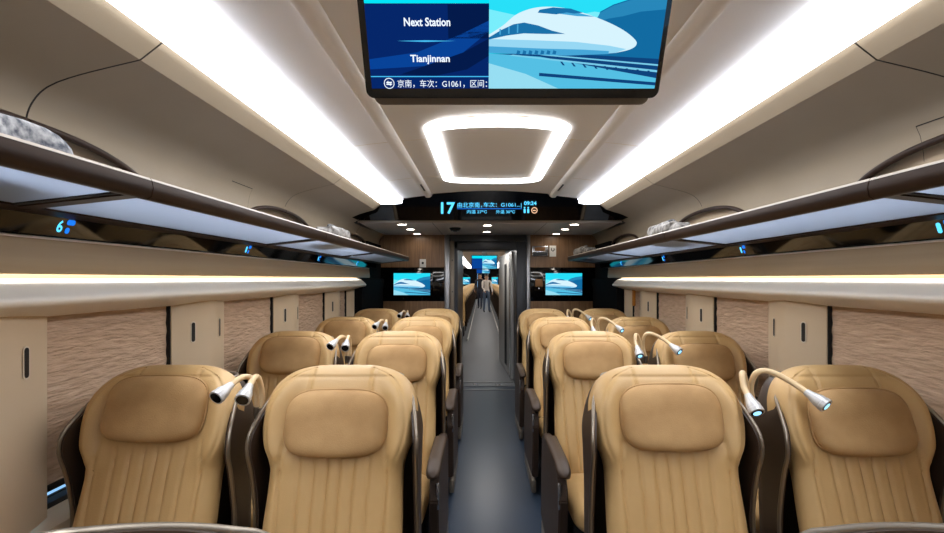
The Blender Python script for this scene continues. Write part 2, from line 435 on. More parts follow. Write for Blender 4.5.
for s in (-1, 1):
    for k in range(5):
        a, b = JOINTS[k]+.003, JOINTS[k+1]-.003
        sd = 'left' if s < 0 else 'right'
        t = thing('overhead_panel', 'curved beige overhead panel on the %s side, %s' % (sd, bm_names[k]), 'panel', (s*1.3, (a+b)/2, zz(.40)), 'curved overhead panels')
        ym = (a+b)/2
        NY = 44; G = []
        for z0 in ZROWS:
            row = []
            for i in range(NY+1):
                y = a+(b-a)*i/NY; zl = arch(y)
                z = zl+(z0-.30)*(.58-zl)/.28 if z0 < .58 else z0
                # behind the end display only the lower part of the panel goes on
                if y > 4.45: z = min(z, .60+max(0, (4.5-y))*1) if y < 4.5 else min(z, .60)
                row.append((s*PH(z)-s*1.3, y-ym, z-.40))
            G.append(row)
        bm = bmesh.new(); grid(bm, G)
        fs = bm.faces[:]
        bmesh.ops.remove_doubles(bm, verts=bm.verts[:], dist=1e-5)
        sk = finish('panel_skin', bm, 'bin_panel', t, smooth=60)
        for e in sk.data.edges:              # crease of the lip below the light
            if all(abs(sk.data.vertices[v].co.z-.261) < 1e-4 for v in e.vertices): e.use_edge_sharp = True
        # brown rim along the arched opening
        rims = []; run = []
        for i in range(161):
            y = a+(b-a)*i/160
            if arch(y) > .318: run.append((s*(interp(PZ, arch(y))-.004)-s*1.3, y-ym, arch(y)-.40))
            elif run: rims.append(run); run = []
        if run: rims.append(run)
        for r in rims:
            if len(r) < 4: continue
            bm = bmesh.new(); tube(bm, r, .013, 8); finish('opening_rim', bm, 'wood_dark', t, smooth=60)
        if k == 2 and False: pass
    # dark rubber behind the joints
    bm = bmesh.new()
    for y in JOINTS[1:-1]:
        zs = [z for z in ZROWS if z > .45 and (y < 4.4 or z <= .6)]
        G = [[(s*(PH(z)+.004), y+d, zz(z)+.004) for d in (-.008, .008)] for z in zs]
        grid(bm, G)
    tn += 1; struct(finish('trim_%d' % tn, bm, 'gap', smooth=60))
    # small seam marks of a service flap
    bm = bmesh.new()
    yy = 2.35
    zf = .505
    G = [[(s*(interp(PZ, zf)-.001+d), yy+e, zz(zf)) for d in (0, .004)] for e in (0, .22)]
    for (ya, yb) in (((2.52, 2.74),) if s < 0 else ((1.0, 1.62),)):
        hx = interp(PZ, .533); box(bm, min(s*(hx-.002), s*(hx+.01)), max(s*(hx-.002), s*(hx+.01)), ya, yb, zz(.531), zz(.534))
        ye = yb if s < 0 else yb
        G = [[(s*(interp(PZ, z)-.0008), ye+d, zz(z)) for d in (0, .002)] for z in (.533, .50, .47, .44, .41)]
        grid(bm, G)
    tn += 1; struct(finish('trim_%d' % tn, bm, 'gap', smooth=0))

# ------------------------------------------------------------------ luggage racks
RB = [Y0, -1.6, -.147, 1.306, 2.76, 4.21, 5.9]
rn = ['outside the picture', 'outside the picture', 'nearest the camera', 'second from the camera', 'third from the camera', 'reaching the end wall']
for s in (-1, 1):
    sd = 'left' if s < 0 else 'right'
    for k in range(6):
        a, b = RB[k]+.002, RB[k+1]-.002; L = b-a
        t = thing('luggage_rack', 'slim luggage rack with brown edge on the %s side, %s' % (sd, rn[k]), 'luggage rack', (s*1.2, a, zz(.2)), 'luggage racks')
        X = lambda pts: [(s*(x+(.02 if x < 1.1 else 0)-1.2), z-.2) for x, z in pts]
        def bent(y): return 0
        bm = bmesh.new(); sweep(bm, X([(1.02, .237), (1.345, .203), (1.345, .221), (1.02, .255)]), .0, L); finish('shelf', bm, 'rack_white', t, smooth=0)
        bm = bmesh.new(); sweep(bm, X([(1.025, .226), (1.003, .224), (.990, .232), (.985, .255), (.989, .276), (1.0, .2795), (1.025, .279)]), 0, L); finish('edge_bar', bm, 'wood_dark', t, smooth=50)
        bm = bmesh.new(); sweep(bm, X([(.9885, .2765), (.994, .284), (1.006, .287), (1.025, .287), (1.025, .2795), (.999, .2798)]), 0, L); finish('bar_top_trim', bm, 'bar_trim', t, smooth=50)
        bm = bmesh.new(); sweep(bm, X([(1.335, .198), (1.398, .192), (1.398, .228), (1.335, .226)]), 0, L); finish('rear_rail', bm, 'wood_dark', t, smooth=0)
        bm = bmesh.new(); sweep(bm, X([(1.02, .2285), (1.34, .1955), (1.34, .205), (1.02, .24)]), L-.045, L); finish('divider', bm, 'wood_dark', t, smooth=0)
        bm = bmesh.new(); sweep(bm, X([(1.02, .2325), (1.34, .1995), (1.34, .205), (1.02, .24)]), L-.062, L-.045); finish('divider_seal', bm, 'rubber', t, smooth=0)

# seat-number lights in the black panels
nrow = ['beside the front row', 'beside the second row', 'beside the third row', 'beside the last row']
for s in (-1, 1):
    for k in range(4):
        y = 1.50+1.165*k
        sd = 'left' if s < 0 else 'right'
        A = Vector((s*1.435, 0, zz(.128))); B = Vector((s*1.405, 0, zz(.222))); up = (B-A).normalized(); nrm = Vector((-s*up.z, 0, s*up.x*1)); nrm = Vector((-s*abs(up.z), 0, -abs(up.x)))
        base = A+Vector((0, y, 0)); 
        t = thing('seat_number_light', 'blue seat number light in the black strip on the %s %s' % (sd, nrow[k]), 'sign', base, 'seat number lights')
        ydir = -1 if s > 0 else 1          # reading direction seen from the aisle
        def f0(u0, v0, w, h):
            return lambda u, v: Vector((0, ydir*(u0+u*w), 0))+up*(v0+v*h)+nrm*.0012
        bm = bmesh.new()
        if k == 0 and s < 0: text_on(bm, '6', f0(-.035, .022, .020, .040), True)
        else:
            for q in rrect(.016, .036, .007, 4), : bm.faces.new([bm.verts.new(f0(-.04, .02, 1, 1)(p[0]+.016, p[1]+.022)) for p in q])
        finish('number', bm, 'blue_text', t, smooth=0)
        bm = bmesh.new()
        bm.faces.new([bm.verts.new(f0(0, 0, 1, 1)(p[0]+.010, p[1]+.058)) for p in rrect(.030, .018, .007, 4)])
        bm.faces.new([bm.verts.new(f0(0, 0, 1, 1)(p[0]+.004, p[1]+.030)) for p in rrect(.016, .020, .007, 4)])
        finish('seat_icon', bm, 'blue_dim', t, smooth=0)

# ------------------------------------------------------------------ things lying on the racks
def bag(name, label, s, y, lx, ly, lz, m, x=1.22, cat='bag', gp=None):
    z0 = zz(.221+(1.345-x)*.1046)+.012
    t = thing(name, label, cat, (s*x, y, z0), gp, rot=(0, s*math.atan(.1046), 0))
    bm = bmesh.new(); bmesh.ops.create_icosphere(bm, subdivisions=4, radius=1)
    for v in bm.verts:
        p = v.co.copy(); e = .62
        q = Vector([math.copysign(abs(c)**e, c) for c in p])
        w = 1+.07*math.sin(9*p.x+3*p.y)+.06*math.sin(11*p.y+4*p.z)
        v.co = Vector((q.x*lx/2*w, q.y*ly/2*w, lz*.5+q.z*lz*.5*(w if q.z > 0 else 1)))
        v.co.z = max(v.co.z, 0)
    finish('bag_body', bm, m, t, smooth=70)
    bm = bmesh.new(); tube(bm, spline([(0, -ly*.22, lz*.95), (.0, -ly*.14, lz*1.18), (0, ly*.14, lz*1.18), (0, ly*.22, lz*.95)], 6), .006, 8)
    finish('bag_handle', bm, 'shell_dark', t, smooth=60)
bag('travel_bag', 'white bag with dark speckled pattern in the arched opening of the nearest left rack', -1, .86, .22, .80, .14, 'bag_white', 1.25)
bag('pouch', 'small whitish pouch lying on the left rack, farther along', -1, 3.25, .16, .42, .10, 'pouch', 1.12, gp='pouches on the racks')
bag('pouch', 'small whitish pouch lying on the right rack, farther along', 1, 3.0, .16, .42, .10, 'pouch', 1.12, gp='pouches on the racks')
bag('parcel_bag', 'crumpled whitish bag at the far end of the right rack', 1, 5.45, .18, .6, .11, 'pouch', 1.12)

# ------------------------------------------------------------------ bulkhead at the end of the carriage
def ew(px, py, d=YE): return ((px-482)*d/FPX-.08, CZ-(py-279)*d/FPX)
DOORX0, DOORX1 = -.40, .40
bm = bmesh.new()
SOF = .588
for x0, x1 in ((-1.56, -.50), (.50, 1.56)):
    box(bm, x0, x1, YE, YE+.2, 1.635, zz(SOF)+.12)
    box(bm, x0, x1, YE, YE+.2, 0, 1.185)
box(bm, -.50, .50, YE+.02, YE+.2, 1.90, zz(SOF)+.12)
struct(finish('wall_end', bm, 'wood_end', smooth=0))
tn += 1; bm = bmesh.new()
for x0, x1 in ((-1.5, -.565), (.585, 1.5)): box(bm, x0, x1, YE-.012, YE+.15, 1.185, 1.635, .004)
struct(finish('trim_%d' % tn, bm, 'black_gloss', smooth=30))
# door surround
d = bpy.data.objects.new('door_1', None); C.objects.link(d); struct(d); d.location = (0, YE, 0)
bm = bmesh.new()
box(bm, -.558, -.492, -.035, .05, 0, zz(SOF), .008); box(bm, .535, .582, -.035, .05, 0, zz(SOF), .008); finish('post', bm, 'steel', d, smooth=30)
bm = bmesh.new(); box(bm, -.488, -.43, -.02, .06, 0, 2.0, .006); finish('inner_post', bm, 'taupe', d, smooth=30)
bm = bmesh.new(); box(bm, -.492, .535, -.02, .15, 1.985, zz(SOF)); box(bm, -.43, .43, 0, .15, 1.875, 1.985, .006)
box(bm, -.43, -.385, 0, .2, 0, 1.985); box(bm, .40, .535, -.01, .2, 0, 1.985, .006); finish('frame', bm, 'gunmetal', d, smooth=30)
bm = bmesh.new(); box(bm, -.385, .40, -.004, .0, 1.862, 1.875); finish('door_seal', bm, 'rubber', d, smooth=0)
bm = bmesh.new()
for z in (.3, .8, 1.3, 1.72): box(bm, -.462, -.450, -.024, -.018, z, z+.02, .003)
finish('fixing_screw', bm, 'black_plastic', d, smooth=0)
# threshold
bm = bmesh.new()
for y0, y1 in ((6.17, 6.20), (6.40, 6.43), (6.62, 6.66)): box(bm, -.45, .50, y0, y1, .0, .006)
tn += 1; struct(finish('trim_%d' % tn, bm, 'steel', smooth=0))
bm = bmesh.new()
for x in (-.18, .13): box(bm, x, x+.07, 6.46, 6.52, 0, .009, .003)
tag(finish('threshold_plate', bm, 'silver', smooth=30), 'small bright metal plates on the threshold of the open doorway', 'plate')

# soffit with downlights
tn += 1; bm = bmesh.new()
DY = lambda z: 4.22+(.80-z)*2.547
yf = DY(SOF)
V = [(-1.372, yf), (1.372, yf), (1.45, YE), (-1.45, YE)]
prism(bm, V, zz(SOF), zz(SOF)+.02, 'z'); struct(finish('trim_%d' % tn, bm, 'soffit', smooth=0))
tn += 1; bm = bmesh.new()
for s in (-1, 1): prism(bm, [(s*1.352, yf), (s*1.392, yf), (s*1.47, YE), (s*1.43, YE)], zz(SOF)-.012, zz(SOF)+.02, 'z')
for s in (-1, 1): box(bm, s*.60-.002, s*.60+.002, yf, YE, zz(SOF)-.001, zz(SOF)+.01)
struct(finish('trim_%d' % tn, bm, 'shell_dark', smooth=0))
spots = [(-.915, 4.97, 'left row of three, nearest'), (-.90, 5.45, 'left row of three, middle'), (-.90, 6.0, 'left row of three, farthest'), (0, 5.05, 'middle pair, nearer'), (0, 5.75, 'middle pair, farther'),
         (.93, 4.97, 'right row of three, nearest'), (.915, 5.45, 'right row of three, middle'), (.90, 6.0, 'right row of three, farthest')]
for x, y, l in spots:
    t = thing('downlight', 'round recessed downlight in the grey soffit, %s' % l, 'downlight', (x, y, zz(SOF)), 'downlights over the end wall')
    bm = bmesh.new(); bmesh.ops.create_cone(bm, segments=28, radius1=.046, radius2=.046, depth=.004, cap_ends=True); finish('lens', bm, 'spot', t, smooth=30, loc=(0, 0, -.003))
    bm = bmesh.new(); tube(bm, [(.050*math.cos(2*PI*k/28), .050*math.sin(2*PI*k/28), -.003) for k in range(28)], .005, 8, True); finish('rim', bm, 'silver', t, smooth=60)
t = thing('smoke_detector', 'small dark round detector on the grey soffit left of the middle lights', 'detector', (-.37, 5.35, zz(SOF)))
bm = bmesh.new(); bmesh.ops.create_cone(bm, segments=24, radius1=.05, radius2=.07, depth=.03, cap_ends=True); finish('body', bm, 'black_plastic', t, smooth=30, loc=(0, 0, -.015))
bm = bmesh.new(); bmesh.ops.create_cone(bm, segments=24, radius1=.02, radius2=.03, depth=.012, cap_ends=True); finish('sensor', bm, 'gunmetal', t, smooth=30, loc=(0, 0, -.035))

# slanted information display above the soffit
t = thing('information_display', 'long black slanted information display with glowing blue text above the door', 'display', (0, yf, zz(SOF)))
TH = [(x, z) for z, x in ((.588, 1.38), (.600, 1.342), (.615, 1.298), (.638, 1.20), (.661, 1.111), (.680, 1.087), (.715, 1.042), (.7255, .98), (.7365, .88), (.7475, .80), (.7585, .72), (.7695, .62), (.7785, .53), (.7885, .41), (.7965, .27), (.803, 0))]
poly = TH+[(-x, z) for x, z in TH[-2::-1]]
bm = bmesh.new()
A = [bm.verts.new((x, DY(z)-yf, z-SOF)) for x, z in poly]; B = [bm.verts.new((x, DY(z)-yf+.03, z-SOF+.012)) for x, z in poly]
bm.faces.new(A); bm.faces.new(B[::-1])
for i in range(len(A)): bm.faces.new((A[i], A[(i+1) % len(A)], B[(i+1) % len(A)], B[i]))
finish('panel', bm, 'black_gloss', t, smooth=0)
bm = bmesh.new(); sweep_pts = [(-.012, -.012), (-.02, .008), (-.004, .022), (.02, .02), (.02, -.004)]
prism(bm, [(p[0], p[1]) for p in sweep_pts], -1.352, 1.352, 'x'); finish('bottom_trim', bm, 'taupe_metal', t, smooth=30)
def dpt(px, py, off=.004):
    k = (279-py)/FPX; dd = (4.22+.8*2.547)/(1+2.547*k); z = k*dd
    n = Vector((0, -1, -2.547)).normalized()
    return Vector(((px-482)*dd/FPX-.08, dd-yf, z-SOF))+n*off
def dbox(x0, y0, x1, y1): return lambda u, v: dpt(x0+(x1-x0)*u, y1+(y0-y1)*v)
for nm, body, bx, m, bold in (('carriage_number', '17', (441, 202, 455, 213.6), 'blue_text', True), ('destination_text', '由北京南，', (457.5, 202, 482, 207.4), 'blue_text', False), ('train_number_text', '车次：G1061...|', (483.5, 202, 521.5, 207.4), 'blue_text', False),
                              ('inside_temperature', '内温 27℃', (467, 209.6, 487, 213.2), 'blue_text', False), ('outside_temperature', '外温 30℃', (496, 209.6, 515, 213.2), 'blue_text', False),
                              ('time_text', '09:24', (524, 201, 536.5, 204.8), 'blue_text', True)):
    bm = bmesh.new(); text_on(bm, body, dbox(*bx), bold); finish(nm, bm, m, t, smooth=0)
bm = bmesh.new(); bm.faces.new([bm.verts.new(dbox(457, 208.1, 522, 208.6)(u, v)) for u, v in ((0, 0), (1, 0), (1, 1), (0, 1))]); finish('divider_line', bm, 'blue_dim', t, smooth=0)
for x in (524.6, 528.2):
    bm = bmesh.new(); bm.faces.new([bm.verts.new(dpt(x+p[0], 210.6+p[1])) for p in rrect(2.0, 4.4, .9, 3)]); bm.faces.new([bm.verts.new(dpt(x+.8*math.cos(a*PI/5), 207.3+.8*math.sin(a*PI/5))) for a in range(10)])
    finish('toilet_icon', bm, 'blue_text', t, smooth=0)
bm = bmesh.new()
R = [[dpt(534.4+r*math.cos(2*PI*k/24), 210+r*math.sin(2*PI*k/24)) for k in range(24)] for r in (3.1, 2.4)]
grid(bm, R, closed_u=True)
bm.faces.new([bm.verts.new(dpt(534.4+x, 210+y)) for x, y in ((-1.6, -.3), (1.4, -.3), (1.4, .5), (-1.6, .5))])
finish('no_smoking_icon', bm, 'amber_text', t, smooth=0)

# ------------------------------------------------------------------ screens
PIC = ['s_sky', 's_sky2', 's_hill', 's_hill2', 's_train', 's_train2', 's_shade', 's_glass', 's_track', 's_rail', 's_ground', 's_ground2', 's_navy', 's_navy2', 's_blue', 's_cyan', 's_line']
def picture(bm, f, base=0):
    """railway picture in the unit square; f(u,v,layer) -> point"""
    ix = {n: i for i, n in enumerate(PIC)}
    L = [0]
    def poly(m, pts, sm=False):
        L[0] += 1
        if sm: pts = [(p.x, p.y) for p in spline([(x, y, 0) for x, y in pts], 6)]
        bm.faces.new([bm.verts.new(f(u, v, L[0])) for u, v in pts]).material_index = ix[m]
    def bands(m1, m2, v0, v1): pass
    poly('s_sky', [(0, 0), (1, 0), (1, 1), (0, 1)])
    poly('s_sky2', [(0, .35), (1, .35), (1, .60), (.6, .70), (.3, .62), (0, .72)])
    poly('s_hill', [(.55, .3), (.60, .55), (.63, .70), (.70, .76), (.82, .82), (1, .86), (1, .2), (.55, .2)])
    poly('s_hill2', [(.60, .60), (.63, .69), (.70, .75), (.82, .81), (1, .85), (1, .72), (.86, .70), (.76, .66), (.68, .64)])
    poly('s_ground', [(0, 0), (1, 0), (1, .27), (.6, .30), (0, .33)])
    poly('s_ground2', [(0, 0), (.42, 0), (.22, .14), (0, .24)])
    poly('s_track', [(0, .33), (.3, .30), (1, .10), (1, .28), (.55, .32)])
    poly('s_rail', [(.12, .31), (1, .155), (1, .175), (.14, .32)])
    poly('s_rail', [(.3, .315), (1, .215), (1, .230), (.34, .32)])
    poly('s_track', [(.30, .12), (1, .03), (1, .06), (.30, .15)])
    for k in range(9):
        u = .42+.065*k; poly('s_track', [(u, .275-.16*(u-.42)-.02), (u+.012, .275-.16*(u-.42)-.02), (u+.03, .22-.16*(u-.42)), (u+.018, .22-.16*(u-.42))])
    top = [(0, .50), (.08, .58), (.16, .68), (.27, .735), (.40, .735), (.53, .69), (.66, .62), (.77, .54), (.845, .455), (.855, .405), (.82, .365), (.74, .335)]
    sp = [(p.x, p.y) for p in spline([(x, y, 0) for x, y in top], 5)]
    poly('s_train', sp+[(.66, .325), (0, .36)])
    poly('s_train2', [(0, .46), (.25, .45), (.5, .435), (.7, .40), (.80, .37), (.74, .335), (.66, .325), (0, .36)])
    poly('s_shade', [(0, .395), (.3, .375), (.55, .365), (.70, .352), (.70, .325), (.45, .31), (0, .335)])
    poly('s_shade', [(.30, .72), (.38, .725), (.50, .69), (.60, .655), (.50, .66), (.40, .68)])
    poly('s_glass', [(.275, .69), (.285, .715), (.36, .735), (.46, .725), (.53, .69), (.48, .682), (.44, .692), (.38, .675)])
    poly('s_glass', [(0, .475), (.07, .54), (.14, .59), (.20, .605), (.28, .58), (.36, .535), (.44, .505), (.32, .505), (.2, .51), (.1, .49), (0, .455)])
    for u in (.06, .11, .16): poly('s_shade', [(u, .49+u*.15), (u+.008, .49+u*.15), (u+.008, .525+u*.4), (u, .525+u*.4)])
    for k in range(7):
        u = .16+.035*k; poly('s_glass', [(u, .325), (u+.02, .32), (u+.024, .35), (u+.006, .36)])

TVX, TVD, TVZ = .0, 1.075, .419
t = thing('ceiling_monitor', 'large ceiling monitor showing the next station and a white train', 'monitor', (-.010, TVD, zz(TVZ)), rot=(math.radians(25), 0, 0))
W = .674; H = .402; S = .000793; SV = .00069
bm = bmesh.new(); prism(bm, rrect(W, H, .018, 5, 0, H/2), 0, .03, 'y'); finish('bezel', bm, 'black_gloss', t, smooth=30)
bm = bmesh.new(); prism(bm, rrect(W-.022, H-.01, .02, 5, 0, H/2-.022), .0301, .07, 'y'); finish('back_cover', bm, 'taupe', t, smooth=30)
bm = bmesh.new(); box(bm, -.12, .12, .06, .14, .30, .50, .01); finish('mount', bm, 'taupe', t, smooth=30)
def tv(cx, cy, layer=0): return Vector(((cx-471)*S, -.0006-.00012*layer, (288-cy)*SV))
bm = bmesh.new()
ix = {n: i for i, n in enumerate(PIC)}
def tpoly(m, pts, l): bm.faces.new([bm.verts.new(tv(x, y, l)) for x, y in pts]).material_index = ix[m]
TOP = 288-.385/SV
xl, xm, xr = 64, 402, 882
tpoly('s_navy', [(xl, 258), (xm, 258), (xm, 14), (xl, 14)], 0)
tpoly('s_cyan', [(xl, 13), (xm, 13), (xm, TOP), (xl, TOP)], 0)
for i in range(9):
    a, b = xl+(xm-xl)*i/9, xl+(xm-xl)*(i+1)/9
    if i in (6, 7, 8): tpoly('s_navy2', [(a, 110), (b, 110), (b, 16), (a, 16)], 1)
tpoly('s_blue', [(xl, 170), (200, 150), (320, 100), (xm, 60), (xm, 90), (330, 150), (220, 190), (xl, 200)], 1)
tpoly('s_navy2', [(150, 215), (330, 150), (xm, 110), (xm, 160), (340, 200), (250, 219)], 2)
tpoly('s_line', [(xl, 223), (xm, 223), (xm, 220), (xl, 220)], 3)
tpoly('s_line', [(145, 117), (225, 115), (310, 117), (225, 120)], 3)
picture(bm, lambda u, v, l: tv(xm+(xr-xm)*u, 258-(258+60)*v, l))
scr = finish('screen', bm, PIC, t, smooth=0)
bm = bmesh.new()
def tb(x0, y0, x1, y1): return lambda u, v: tv(x0+(x1-x0)*u, y1+(y0-y1)*v, 34)
text_on(bm, 'Next Station', tb(169, 52, 296, 76), True)
finish('heading_text', bm, 'white_text', scr, smooth=0)
bm = bmesh.new(); text_on(bm, 'Tianjinnan', tb(181, 157, 292, 185), True); finish('station_text', bm, 'white_text', scr, smooth=0)
bm = bmesh.new(); text_on(bm, '京南，车次：G1061，区间：', tb(140, 231, 397, 255)); finish('ticker_text', bm, 'white_text', scr, smooth=0)
bm = bmesh.new(); grid(bm, [[tv(116+r*math.cos(2*PI*k/32), 242+r*1.1*math.sin(2*PI*k/32), 34) for k in range(32)] for r in (15, 13)], closed_u=True)
for sg in (1, -1):
    bm.faces.new([bm.verts.new(tv(116+sg*x, 242+sg*y, 34)) for x, y in ((-9, -2), (-2, -8), (-2, -4.5), (8, -4.5), (8, -1), (-2, -1), (-2, 1))])
finish('ticker_icon', bm, 'white_text', scr, smooth=0)

def wall_tv(name, label, x, y, z, w, h, group=None, parts=True, rotz=0):
    t = thing(name, label, 'screen', (x, y, z), group)
    bm = bmesh.new(); box(bm, -w/2-.035, w/2+.035, -.03, .0, -h/2-.03, h/2+.035, .008); finish('bezel', bm, 'black_gloss', t, smooth=30)
    bm = bmesh.new(); picture(bm, lambda u, v, l: Vector(((u-.5)*w, -.0302-.00012*l, (v-.5)*h))); finish('screen', bm, PIC, t, smooth=0)
wall_tv('wall_screen', 'wall screen showing a white train, left of the doorway', ew(412.4, 284)[0], YE-.013, 1.412, .485, .29, 'screens on the end wall')
wall_tv('wall_screen', 'wall screen showing a white train, right of the doorway', ew(563.3, 284)[0], YE-.013, 1.412, .485, .29, 'screens on the end wall')

# small fittings on the end wall
t = thing('wall_socket', 'white wall socket plate on the brown panel above the left screen', 'socket', (-.85, YE, 1.69))
bm = bmesh.new(); box(bm, -.042, .042, -.012, 0, -.055, .055, .005); finish('plate', bm, 'white_plastic', t, smooth=30)
bm = bmesh.new(); box(bm, -.014, .014, -.015, -.01, -.012, .018, .004); finish('hole', bm, 'black_plastic', t, smooth=30)
t = thing('wall_compartment', 'silver framed shallow compartment on the brown panel right of the doorway', 'box', (.715, YE, 1.85))
bm = bmesh.new(); box(bm, -.11, .11, -.03, 0, -.07, .07, .008); finish('frame', bm, 'silver', t, smooth=30)
bm = bmesh.new(); box(bm, -.075, .065, -.032, -.028, .002, .052, .004); finish('window_flap', bm, 'card', t, smooth=30)
bm = bmesh.new(); box(bm, -.095, .095, -.032, -.028, -.06, -.012, .004); finish('lower_flap', bm, 'gunmetal', t, smooth=30)
t = thing('wall_notice_sign', 'white notice card with dark symbol beside the silver compartment', 'sign', (.885, YE, 1.85))
bm = bmesh.new(); box(bm, -.045, .045, -.008, 0, -.072, .075, .004); finish('card', bm, 'white_plastic', t, smooth=30)
bm = bmesh.new(); tube(bm, [(.018*math.cos(a), -.010, .025+.022*math.sin(a)) for a in [PI*.75+1.5*PI*k/14 for k in range(15)]], .006, 6); finish('symbol', bm, 'shell_dark', t, smooth=30)
t = thing('wall_plaque', 'small brown square plaque on the black band right of the doorway', 'plaque', (.70, YE-.012, 1.43))  # brown reflection in the glossy band, built as a solid coloured plate
bm = bmesh.new(); box(bm, -.05, .05, -.012, 0, -.05, .05, .006); finish('reflection_plate', bm, 'card', t, smooth=30)
bm = bmesh.new(); box(bm, -.012, .012, -.03, 0, -.09, -.065, .005); finish('hook', bm, 'silver', t, smooth=30)
t = thing('emergency_hammer', 'small orange-brown hammer hung by the far right window', 'hammer', (1.50, 4.83, 1.20))
bm = bmesh.new(); box(bm, -.015, .015, -.02, .02, 0, .17, .008); finish('handle', bm, 'orange', t, smooth=30)
bm = bmesh.new(); box(bm, -.018, .018, -.045, .045, .17, .205, .008); finish('hammer_head', bm, 'silver', t, smooth=30)

# ------------------------------------------------------------------ seats (local: facing -y, origin on the floor)
HWT = [(.44, .226), (.55, .226), (.70, .225), (.80, .222), (.86, .223), (.90, .233), (.94, .250), (.98, .259), (1.02, .262), (1.06, .259), (1.09, .251), (1.115, .239), (1.135, .224), (1.152, .204), (1.166, .178), (1.177, .145), (1.184, .105), (1.187, .06)]
def yfr(z): return -(1.10-z)*.30
SEGS = []
for sg in (-1, 1):
    SEGS += [((sg*.105, 1.10), (sg*.105, 1.19)), ((sg*.168, .955), (sg*.176, .86)), ((sg*.176, .86), (sg*.160, .44)), ((sg*.176, .90), (sg*.225, .855)), ((sg*.02, .93), (sg*.018, .44)), ((sg*.066, .93), (sg*.060, .44)), ((sg*.115, .93), (sg*.105, .44))]
def segdist(p, a, b):
    ax, az = a; bx, bz = b; dx, dz = bx-ax, bz-az
    t = max(0, min(1, ((p[0]-ax)*dx+(p[1]-az)*dz)/(dx*dx+dz*dz)))
    return math.hypot(p[0]-ax-dx*t, p[1]-az-dz*t)
def make_backrest():
    bm = bmesh.new(); R, K = 84, 96
    zs = [.44+(1.10-.44)*i/60 for i in range(61)]+[1.10+.086*math.sin(PI/2*i/(R-60)) for i in range(1, R-60+1)]
    rows = []
    for z in zs:
        hw = interp(HWT, z)
        k = 1 if z < 1.10 else math.sqrt(max(0, 1-((z-1.10)/.0865)**2))
        T = .125*max(k, .12)
        yc = yfr(z)+.0625
        row = []
        for i in range(K):
            s_ = -1+2*i/(K-1); u = math.sin(PI/2*s_*.999)*.35+s_*.65; u = max(-1, min(1, u))
            x = hw*u
            e = (1-abs(u)**7)**.5 if abs(u) < 1 else 0
            y = yc-T/2*e
            w = sstep(.84, .95, z)
            y -= .045*w*sstep(.55, .9, abs(u))*e*k*sstep(1.19, 1.06, z) - .0
            y -= .014*(1-w)*sstep(.70, .86, abs(u))*e
            y += .006*w*math.exp(-((abs(x)-(hw-.032))/.005)**2)*k*(1 if z > .9 else 0)
            if z > 1.10: y += .006*math.exp(-((z-1.155)/.004)**2)*(1 if abs(u) < .87 else 0)
            if .44 < z:
                for a, b in SEGS:
                    if abs(x-a[0]) < .08:
                        dd = segdist((x, z), a, b)
                        if dd < .02: y += .0075*math.exp(-(dd/.0052)**2)*e
                if z < .93 and abs(x) < .168: y -= .003*math.sin((x+.02)*2*PI/.046)**2*0
            row.append((x, y, z))
        for i in range(1, 14):
            u = 1-2*i/14; row.append((hw*u, yc+T/2*(1-abs(u)**4)**.5, z))
        rows.append(row)
    V = grid(bm, rows, closed_u=True)
    bm.faces.new(V[0][::-1]); bm.faces.new(V[-1])
    return bm
def make_pillow():
    bm = bmesh.new(); R, K = 26, 72; rows = []
    a, b = .168, .103
    for i in range(R+1):
        ph = -PI/2+PI*i/R
        row = []
        for k in range(K):
            th = 2*PI*k/K; c, s_ = math.cos(th), math.sin(th)
            ox = a*math.copysign(abs(c)**.5, c); oz = b*math.copysign(abs(s_)**.58, s_)
            ox *= 1-.06*(oz/b > 0)*(oz/b)**2*.6
            r = max(.001, math.cos(ph))**.42
            dp = math.sin(ph)*.044
            x, z = ox*r, oz*r
            y = -dp*(1+.22*(-z/b)) if dp > 0 else -dp*.35
            y += .004*math.sin(x*40+z*25)*r*(dp > .01)*.35
            z2 = 1.016+z
            row.append((x, yfr(z2)-.012+y, z2))
        rows.append(row)
    V = grid(bm, rows, closed_u=True); bm.faces.new(V[0][::-1]); bm.faces.new(V[-1])
    return bm
def make_piping():
    bm = bmesh.new(); pts = []
    for k in range(72):
        th = 2*PI*k/72; c, s_ = math.cos(th), math.sin(th)
        ox = .169*math.copysign(abs(c)**.5, c); oz = .104*math.copysign(abs(s_)**.58, s_)
        ox *= 1-.06*(oz > 0)*(oz/.104)**2*.6
        pts.append((ox, yfr(1.016+oz)-.012, 1.016+oz))
    tube(bm, pts, .0032, 6, True); return bm
YFT = [(.30, -.10), (.50, -.055), (.68, -.035), (.78, -.045), (.86, -.062), (.93, -.082), (.99, -.07), (1.04, -.025), (1.085, .025), (1.115, .045), (1.14, .085)]
SHW = [(.30, .272), (.60, .272), (.76, .270), (.90, .272), (.97, .273), (1.03, .262), (1.08, .245), (1.115, .225), (1.14, .198)]
def ybk(z): return .185-(1.14-z)*.09
def shell_pt(s, z):
    """s in [-1,1] runs left front edge -> back -> right front edge"""
    hw = interp(SHW, z); yf_, yb = interp(YFT, z), ybk(z); r = .09
    a = abs(s); sg = 1 if s > 0 else -1
    if a > .55:
        t = (a-.55)/.45; return Vector((sg*hw, (yb-r)*(1-t)+yf_*t, z))
    if a > .30:
        t = (a-.30)/.25*PI/2; return Vector((sg*(hw-r+r*math.sin(t)), yb-r+r*math.cos(t), z))
    return Vector((sg*(hw-r)*a/.30, yb+.012*(1-(a/.3)**2), z))
